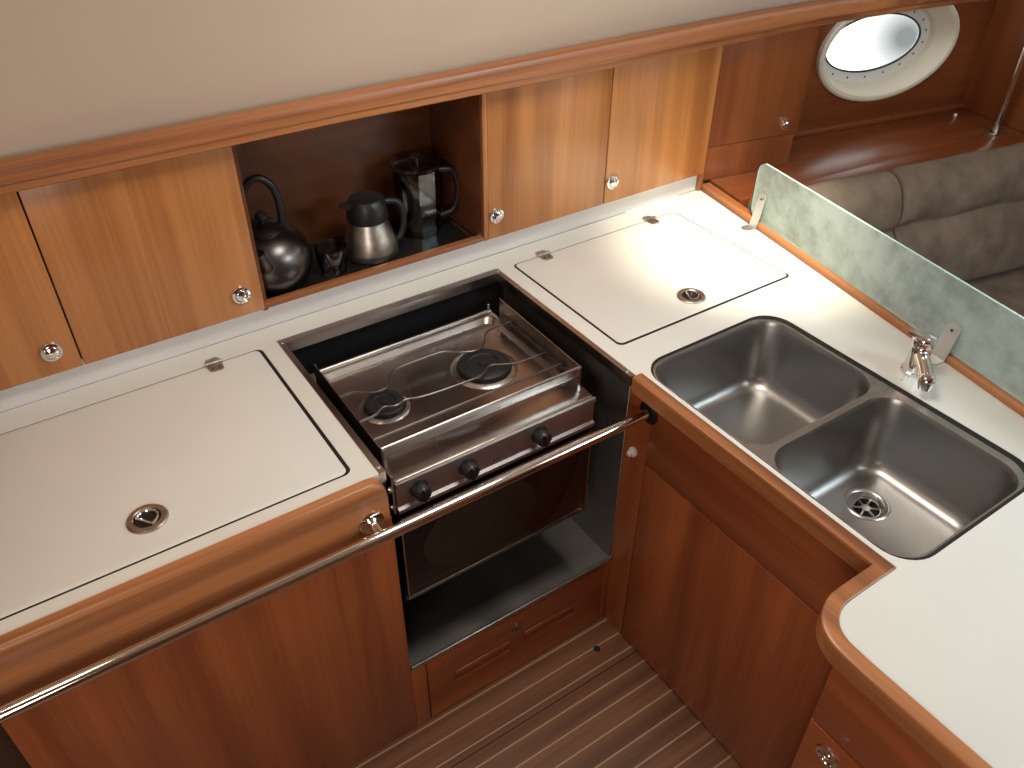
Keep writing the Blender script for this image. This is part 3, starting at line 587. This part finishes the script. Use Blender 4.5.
# hob top: pressed tray
b = BM()
plate(b, rr(X0, Y0 + 0.002, X1, Y1, 0.006, 3), [rr(X0 + 0.014, 1.062, X1 - 0.014, Y1 - 0.022, 0.02, 6)], ZH - 0.028, ZH, bev=0.003)
r0 = rr(X0 + 0.0138, 1.0618, X1 - 0.0138, Y1 - 0.0218, 0.02, 6); r1 = rr(X0 + 0.022, 1.070, X1 - 0.022, Y1 - 0.030, 0.02, 6)
loft(b, [[V(x, y, ZH - 0.001) for x, y in r0], [V(x, y, ZH - 0.011) for x, y in r1]], False, True)
obj('hob_top', b, 'hob', ck, ang=40)
BU = [((0.509, 1.215), 0.040), ((0.746, 1.216), 0.056)]
for (bx, by), r in BU:
    z = ZH - 0.011
    b = BM(); lathe(b, [(r * 1.30, 0.0002), (r * 1.22, 0.0035), (r * 1.08, 0.0045), (r * 1.02, 0.002), (r * 0.95, 0.001)], (bx, by, z), n=36); bo = obj('burner', b, 'steel', ck, label='gas burner in a steel dish')
    b = BM(); lathe(b, [(r * .98, 0.0), (r, 0.004), (r, 0.012), (r * .93, 0.015), (r * .6, 0.0165), (r * .55, 0.013), (r * .2, 0.013), (r * .18, 0.017), (0.001, 0.0175)], (bx, by, z + 0.001), n=36)
    for i in range(24):
        a = 2 * pi * i / 24; p = V(bx, by, z + 0.010); tube(b, [p + V(cos(a), sin(a), 0) * (r * .98), p + V(cos(a), sin(a), 0) * (r * 1.02)], 0.0022, 6)
    obj('burner_cap', b, 'cast', bo)
# pan grid
b = BM(); g = ZH + 0.018
def rod(pts, r=0.0024): tube(b, smooth_path([V(*p) for p in pts], 2), r, 8)
rod([(0.432, 1.262, g), (0.470, 1.262, g), (0.492, 1.240, g), (0.512, 1.232, g), (0.534, 1.240, g), (0.550, 1.268, g), (0.572, 1.285, g), (0.655, 1.285, g), (0.690, 1.283, g), (0.715, 1.258, g), (0.748, 1.245, g), (0.775, 1.258, g), (0.792, 1.288, g), (0.815, 1.300, g), (0.868, 1.300, g)])
rod([(0.432, 1.170, g), (0.470, 1.170, g), (0.494, 1.188, g), (0.516, 1.172, g), (0.540, 1.185, g), (0.570, 1.170, g), (0.670, 1.165, g), (0.715, 1.165, g), (0.740, 1.190, g), (0.772, 1.170, g), (0.80, 1.160, g), (0.868, 1.160, g)])
rod([(0.432, 1.108, g), (0.868, 1.108, g)])
for y in (1.300, 1.160, 1.108): tube(b, [(0.868, y, g), (0.868, y, ZH + 0.0006)], 0.0022, 8)
for y in (1.262, 1.170, 1.108): tube(b, [(0.432, y, g), (0.432, y, ZH - 0.003)], 0.0022, 8)
tube(b, [(0.868, 1.34, g - 0.004), (0.868, 1.095, g - 0.004)], 0.002, 8); tube(b, [(0.432, 1.34, g - 0.004), (0.432, 1.095, g - 0.004)], 0.002, 8)
obj('pan_grid', b, 'wire', ck)
# sea rail: raised side plates and front strip
for x in (X0 + 0.001, X1 - 0.003):
    b = BM(); plate(b, [(1.046, ZH + 0.0005), (1.350, ZH + 0.0005), (1.350, ZH + 0.052), (1.046, ZH + 0.046)], [], x, x + 0.002, xf=lambda u, v, w: V(w, u, v)); obj('side_guard', b, 'hob', ck)
b = BM(); box(b, (X0 + 0.004, 1.046, ZH + 0.024), (X1 - 0.004, 1.049, ZH + 0.044)); tube(b, [(X0 + 0.003, 1.0475, ZH + 0.046), (X1 - 0.003, 1.0475, ZH + 0.046)], 0.0032, 8)
for x in (X0 + 0.006, X1 - 0.006): box(b, (x - 0.003, 1.044, ZH + 0.0005), (x + 0.003, 1.0485, ZH + 0.044))
obj('front_guard', b, 'steel', ck)
b = BM(); tube(b, [(X0 + 0.01, Y1 - 0.012, ZH + 0.005), (X1 - 0.01, Y1 - 0.012, ZH + 0.005)], 0.005, 10); 
for x in (X0 + 0.014, X1 - 0.014): tube(b, [(x, Y1 - 0.012, ZH + 0.004), (x, Y1 - 0.012, ZH + 0.024)], 0.003, 8)
obj('rear_guard', b, 'steel', ck)
# control panel with lips
b = BM(); loft(b, [[V(x, y, z) for y, z in ((Y0 + 0.020, ZH - 0.0285), (Y0 + 0.001, ZH - 0.0285), (Y0 + 0.001, ZH - 0.001), (Y0 - 0.006, ZH - 0.001), (Y0 - 0.006, ZH - 0.010), (Y0 - 0.001, ZH - 0.013), (Y0 - 0.001, ZH - 0.062), (Y0 - 0.007, ZH - 0.066), (Y0 - 0.007, ZH - 0.074), (Y0 + 0.02, ZH - 0.074))] for x in (X0, X1)])
cp = obj('control_panel', b, 'panel', ck)
for i, x in enumerate((0.466, 0.570, 0.738)):
    b = BM(); lathe(b, [(0.019, 0.0), (0.019, 0.003), (0.0165, 0.004), (0.0165, 0.020), (0.0145, 0.0235), (0.002, 0.024)], (x, Y0 - 0.0012, 0.731), (0, -1, 0), 24); box(b, (x - 0.0025, Y0 - 0.029, 0.717), (x + 0.0025, Y0 - 0.02, 0.745), 0.001)
    obj('control_knob', b, 'plastic', ck, label='black gas knob')
for x in (0.632, 0.640):
    b = BM(); lathe(b, [(0.0022, 0), (0.0018, 0.001)], (x, Y0 - 0.0012, 0.716), (0, -1, 0), 10); obj('panel_dot', b, 'black', cp)
b = BM(); box(b, (X0 + 0.002, Y0, 0.437), (X1 - 0.002, Y0 + 0.018, 0.672), 0.002); od = obj('oven_door', b, 'ovenglass', ck)
b = BM(); plate(b, [(X0 + 0.002, 0.434), (X1, 0.434), (X1, 0.672), (X0 + 0.002, 0.672)], [[(X0 + 0.005, 0.437), (X1 - 0.003, 0.437), (X1 - 0.003, 0.668), (X0 + 0.005, 0.668)]], -Y0 + 0.0004, -Y0 + 0.0016, xf=lambda u, v, w: V(u, -w, v)); obj('door_trim', b, 'steel', od)
b = BM(); lathe(b, [(0.1, 0.0), (0.1, 0.0004)], (0.60, Y0 - 0.0004, 0.555), (0, -1, 0), 40, sx=1.35); obj('door_window', b, plain('brownish oven window', (0.02, 0.013, 0.01), 0.15), od)
# gimbal latch on the left
b = BM(); tube(b, [(0.414, 0.996, 0.79), (0.412, 0.994, 0.70)], 0.003, 8); lathe(b, [(0.006, 0), (0.006, 0.010)], (0.405, 0.998, 0.757), (1, 0, 0), 14); lathe(b, [(0.005, 0), (0.005, 0.010)], (0.405, 0.996, 0.715), (1, 0, 0), 14); obj('gimbal_latch', b, 'nickel', ck)

# ================================================================ base cabinets
YF = 0.980
bc = empty('base_cabinet', (0.08, YF + 0.2, 0), 'plain varnished wooden base cabinet below the large left lid', 'cabinet')
b = BM(); box(b, (-0.258, YF + 0.0195, 0.0), (0.3865, 1.50, ZC - 0.024)); obj('body', b, 'base_x', bc)
boxo('front_panel', (-0.262, YF, 0.0), (0.399, YF + 0.0185, 0.7095), 'base_z', bc, 0.001)
boxo('front_stile', (0.3995, YF, 0.0), (0.4355, YF + 0.0185, 0.2255), 'base_z', bc, 0.001)
# panel under the cooker
dw = empty('vent_hatch', (0.69, YF, 0.0), 'low wooden locker front under the cooker with two vent grooves and finger hole', 'locker')
DX0, DX1, DZ0, DZ1 = 0.4385, 0.934, 0.006, 0.2155
def slot(x0, x1, zc): return rr(x0, zc - 0.020, x1, zc + 0.020, 0.004, 3)
vent = [(0.506, 0.656), (0.700, 0.850)]
b = BM(); plate(b, rr(DX0, DZ0, DX1, DZ1, 0.002, 2), [slot(a, c, 0.115) for a, c in vent] + [[(0.679 + 0.011 * cos(2 * pi * i / 20), 0.152 + 0.011 * sin(2 * pi * i / 20)) for i in range(20)]], -YF - 0.0, -YF + 0.0, xf=None) if False else plate(b, rr(DX0, DZ0, DX1, DZ1, 0.002, 2), [slot(a, c, 0.115) for a, c in vent] + [[(0.679 + 0.011 * cos(2 * pi * i / 20), 0.165 + 0.011 * sin(2 * pi * i / 20)) for i in range(20)]], -YF - 0.016, -YF + 0.001, bev=0.001, xf=lambda u, v, w: V(u, -w, v))
pn = obj('panel', b, 'base_x', dw)
for a, c in vent:
    b = BM(); z0 = 0.0955
    for i, (za, zb_) in enumerate(((0.1215, 0.1345), (0.1080, 0.1140), (0.0955, 0.1005))):
        box(b, (a + 0.0005, YF + (-0.0025 if i == 0 else 0.003), za), (c - 0.0005, YF + 0.014, zb_), 0.0015)
    obj('vent_slats', b, 'base_x', pn)
b = BM(); box(b, (DX0 + 0.01, YF + 0.0165, DZ0 + 0.004), (DX1 - 0.01, YF + 0.03, DZ1 - 0.004)); obj('backing', b, 'black', dw)
b = BM(); plate(b, [(0.679 + 0.014 * cos(2 * pi * i / 24), 0.165 + 0.014 * sin(2 * pi * i / 24)) for i in range(24)], [[(0.679 + 0.0095 * cos(2 * pi * i / 24), 0.165 + 0.0095 * sin(2 * pi * i / 24)) for i in range(24)]], -YF + 0.0012, -YF + 0.0025, xf=lambda u, v, w: V(u, -w, v)); obj('finger_ring', b, 'nickel', dw)
boxo('upright_filler', (0.9365, YF + 0.0005, 0.0), (0.9565, YF + 0.03, 0.2255), 'base_z', label='narrow upright wood strip right of the locker front under the cooker', cat='strip', bev=0.001)
# sink cabinet
XF = 0.957
sb = empty('sink_cabinet', (1.15, 0.66, 0), 'wooden cabinet below the sink with one tall door and false front', 'cabinet')
b = BM()
for lo, hi in (((XF + 0.019, 0.34, 0.0), (1.38, 0.352, 0.795)), ((XF + 0.019, 0.971, 0.0), (1.38, 0.983, 0.795)), ((1.38, 0.34, 0.0), (1.392, 0.983, 0.795))): box(b, lo, hi)
obj('body', b, 'base_z', sb)
boxo('stile', (XF, 0.914, 0.0), (XF + 0.018, 0.984, 0.797), 'base_z', sb, 0.001)
boxo('false_front', (XF, 0.366, 0.6055), (XF + 0.018, 0.9135, 0.784), 'base_y', sb, 0.001)
d = boxo('door', (XF - 0.001, 0.366, 0.008), (XF + 0.017, 0.910, 0.602), 'base_z', sb, 0.002)
b = BM(); lathe(b, [(0.011, 0), (0.012, 0.003), (0.0115, 0.007), (0.007, 0.009), (0.007, 0.015), (0.005, 0.017), (0.001, 0.0175)], (XF - 0.0001, 0.949, 0.612), (-1, 0, 0), 22); obj('catch_knob', b, 'white', sb, label='small white plastic knob')
# drawer cabinet at the front right
XD = 0.785
dc_ = empty('drawer_cabinet', (1.0, 0.05, 0), 'wooden drawer cabinet at the near right, drawer with flush oval latch', 'cabinet')
b = BM(); box(b, (XD + 0.019, -0.25, 0.0), (1.25, 0.322, 0.795)); obj('body', b, 'base_z', dc_)
boxo('top_rail', (XD, -0.25, 0.616), (XD + 0.018, 0.322, 0.7845), 'base_y', dc_, 0.001)
d = boxo('drawer', (XD - 0.001, -0.12, 0.46), (XD + 0.017, 0.322, 0.6115), 'base_y', dc_, 0.002)
boxo('drawer', (XD - 0.001, -0.12, 0.008), (XD + 0.017, 0.322, 0.456), 'base_y', dc_, 0.002)
b = BM(); lathe(b, [(0.0215, 0), (0.0215, 0.002), (0.019, 0.004), (0.015, 0.004), (0.014, 0.001), (0.006, 0.0008), (0.004, 0.003), (0.001, 0.004)], (XD - 0.0012, 0.276, 0.569), (-1, 0, 0), 28); obj('latch', b, 'chrome', d, label='flush chrome ring latch')
# back of the galley counter towards the saloon
b = BM(); loft(b, [[Fp(t, o, z) for o, z in ((0.020, 0.0), (0.034, 0.0), (0.034, ZC - 0.0305), (0.020, ZC - 0.0305))] for t in (0.0, 1.75)]); obj('counter_back_panel', b, 'saloon_x', label='wooden panel closing the back of the sink counter towards the settee', cat='panel', rz=FRZ)
# left end post
boxo('upright_post', (-0.33, YF + 0.012, 0.0), (-0.2635, 1.49, 1.0), 'darkwood', label='dark upright post at the near left end of the base cabinet', cat='post', bev=0.004)

# ================================================================ grab rail
gr = empty('grab_rail', (0.36, 0.93, 0.735), 'long polished steel grab rail across the cooker front', 'rail')
b = BM(); tube(b, [(-0.300, 0.920, 0.7415), (0.956, 0.920, 0.7410)], 0.0112, 24); obj('bar', b, 'chrome', gr)
def stand(x):
    b = BM(); lathe(b, [(0.0235, 0), (0.0235, 0.002), (0.021, 0.0035), (0.012, 0.004), (0.009, 0.007), (0.009, 0.034)], (x, 0.9594, 0.7425), (0, -1, 0), 28); obj('bracket', b, 'chrome', gr, label='round chrome wall bracket')
stand(0.352); stand(-0.282)
b = BM(); lathe(b, [(0.026, 0), (0.026, 0.002), (0.022, 0.0035), (0.0135, 0.004), (0.0130, 0.010)], (XF - 0.0002, 0.920, 0.741), (-1, 0, 0), 28); obj('end_flange', b, 'plastic', gr, label='dark round end flange')
# drain cap in the floor
b = BM(); lathe(b, [(0.009, 0.0002), (0.009, 0.001), (0.006, 0.0012)], (0.879, 0.914, 0), n=20); obj('floor_ring', b, 'cast', label='small dark round lifting hole plug in the striped floor', cat='plug')
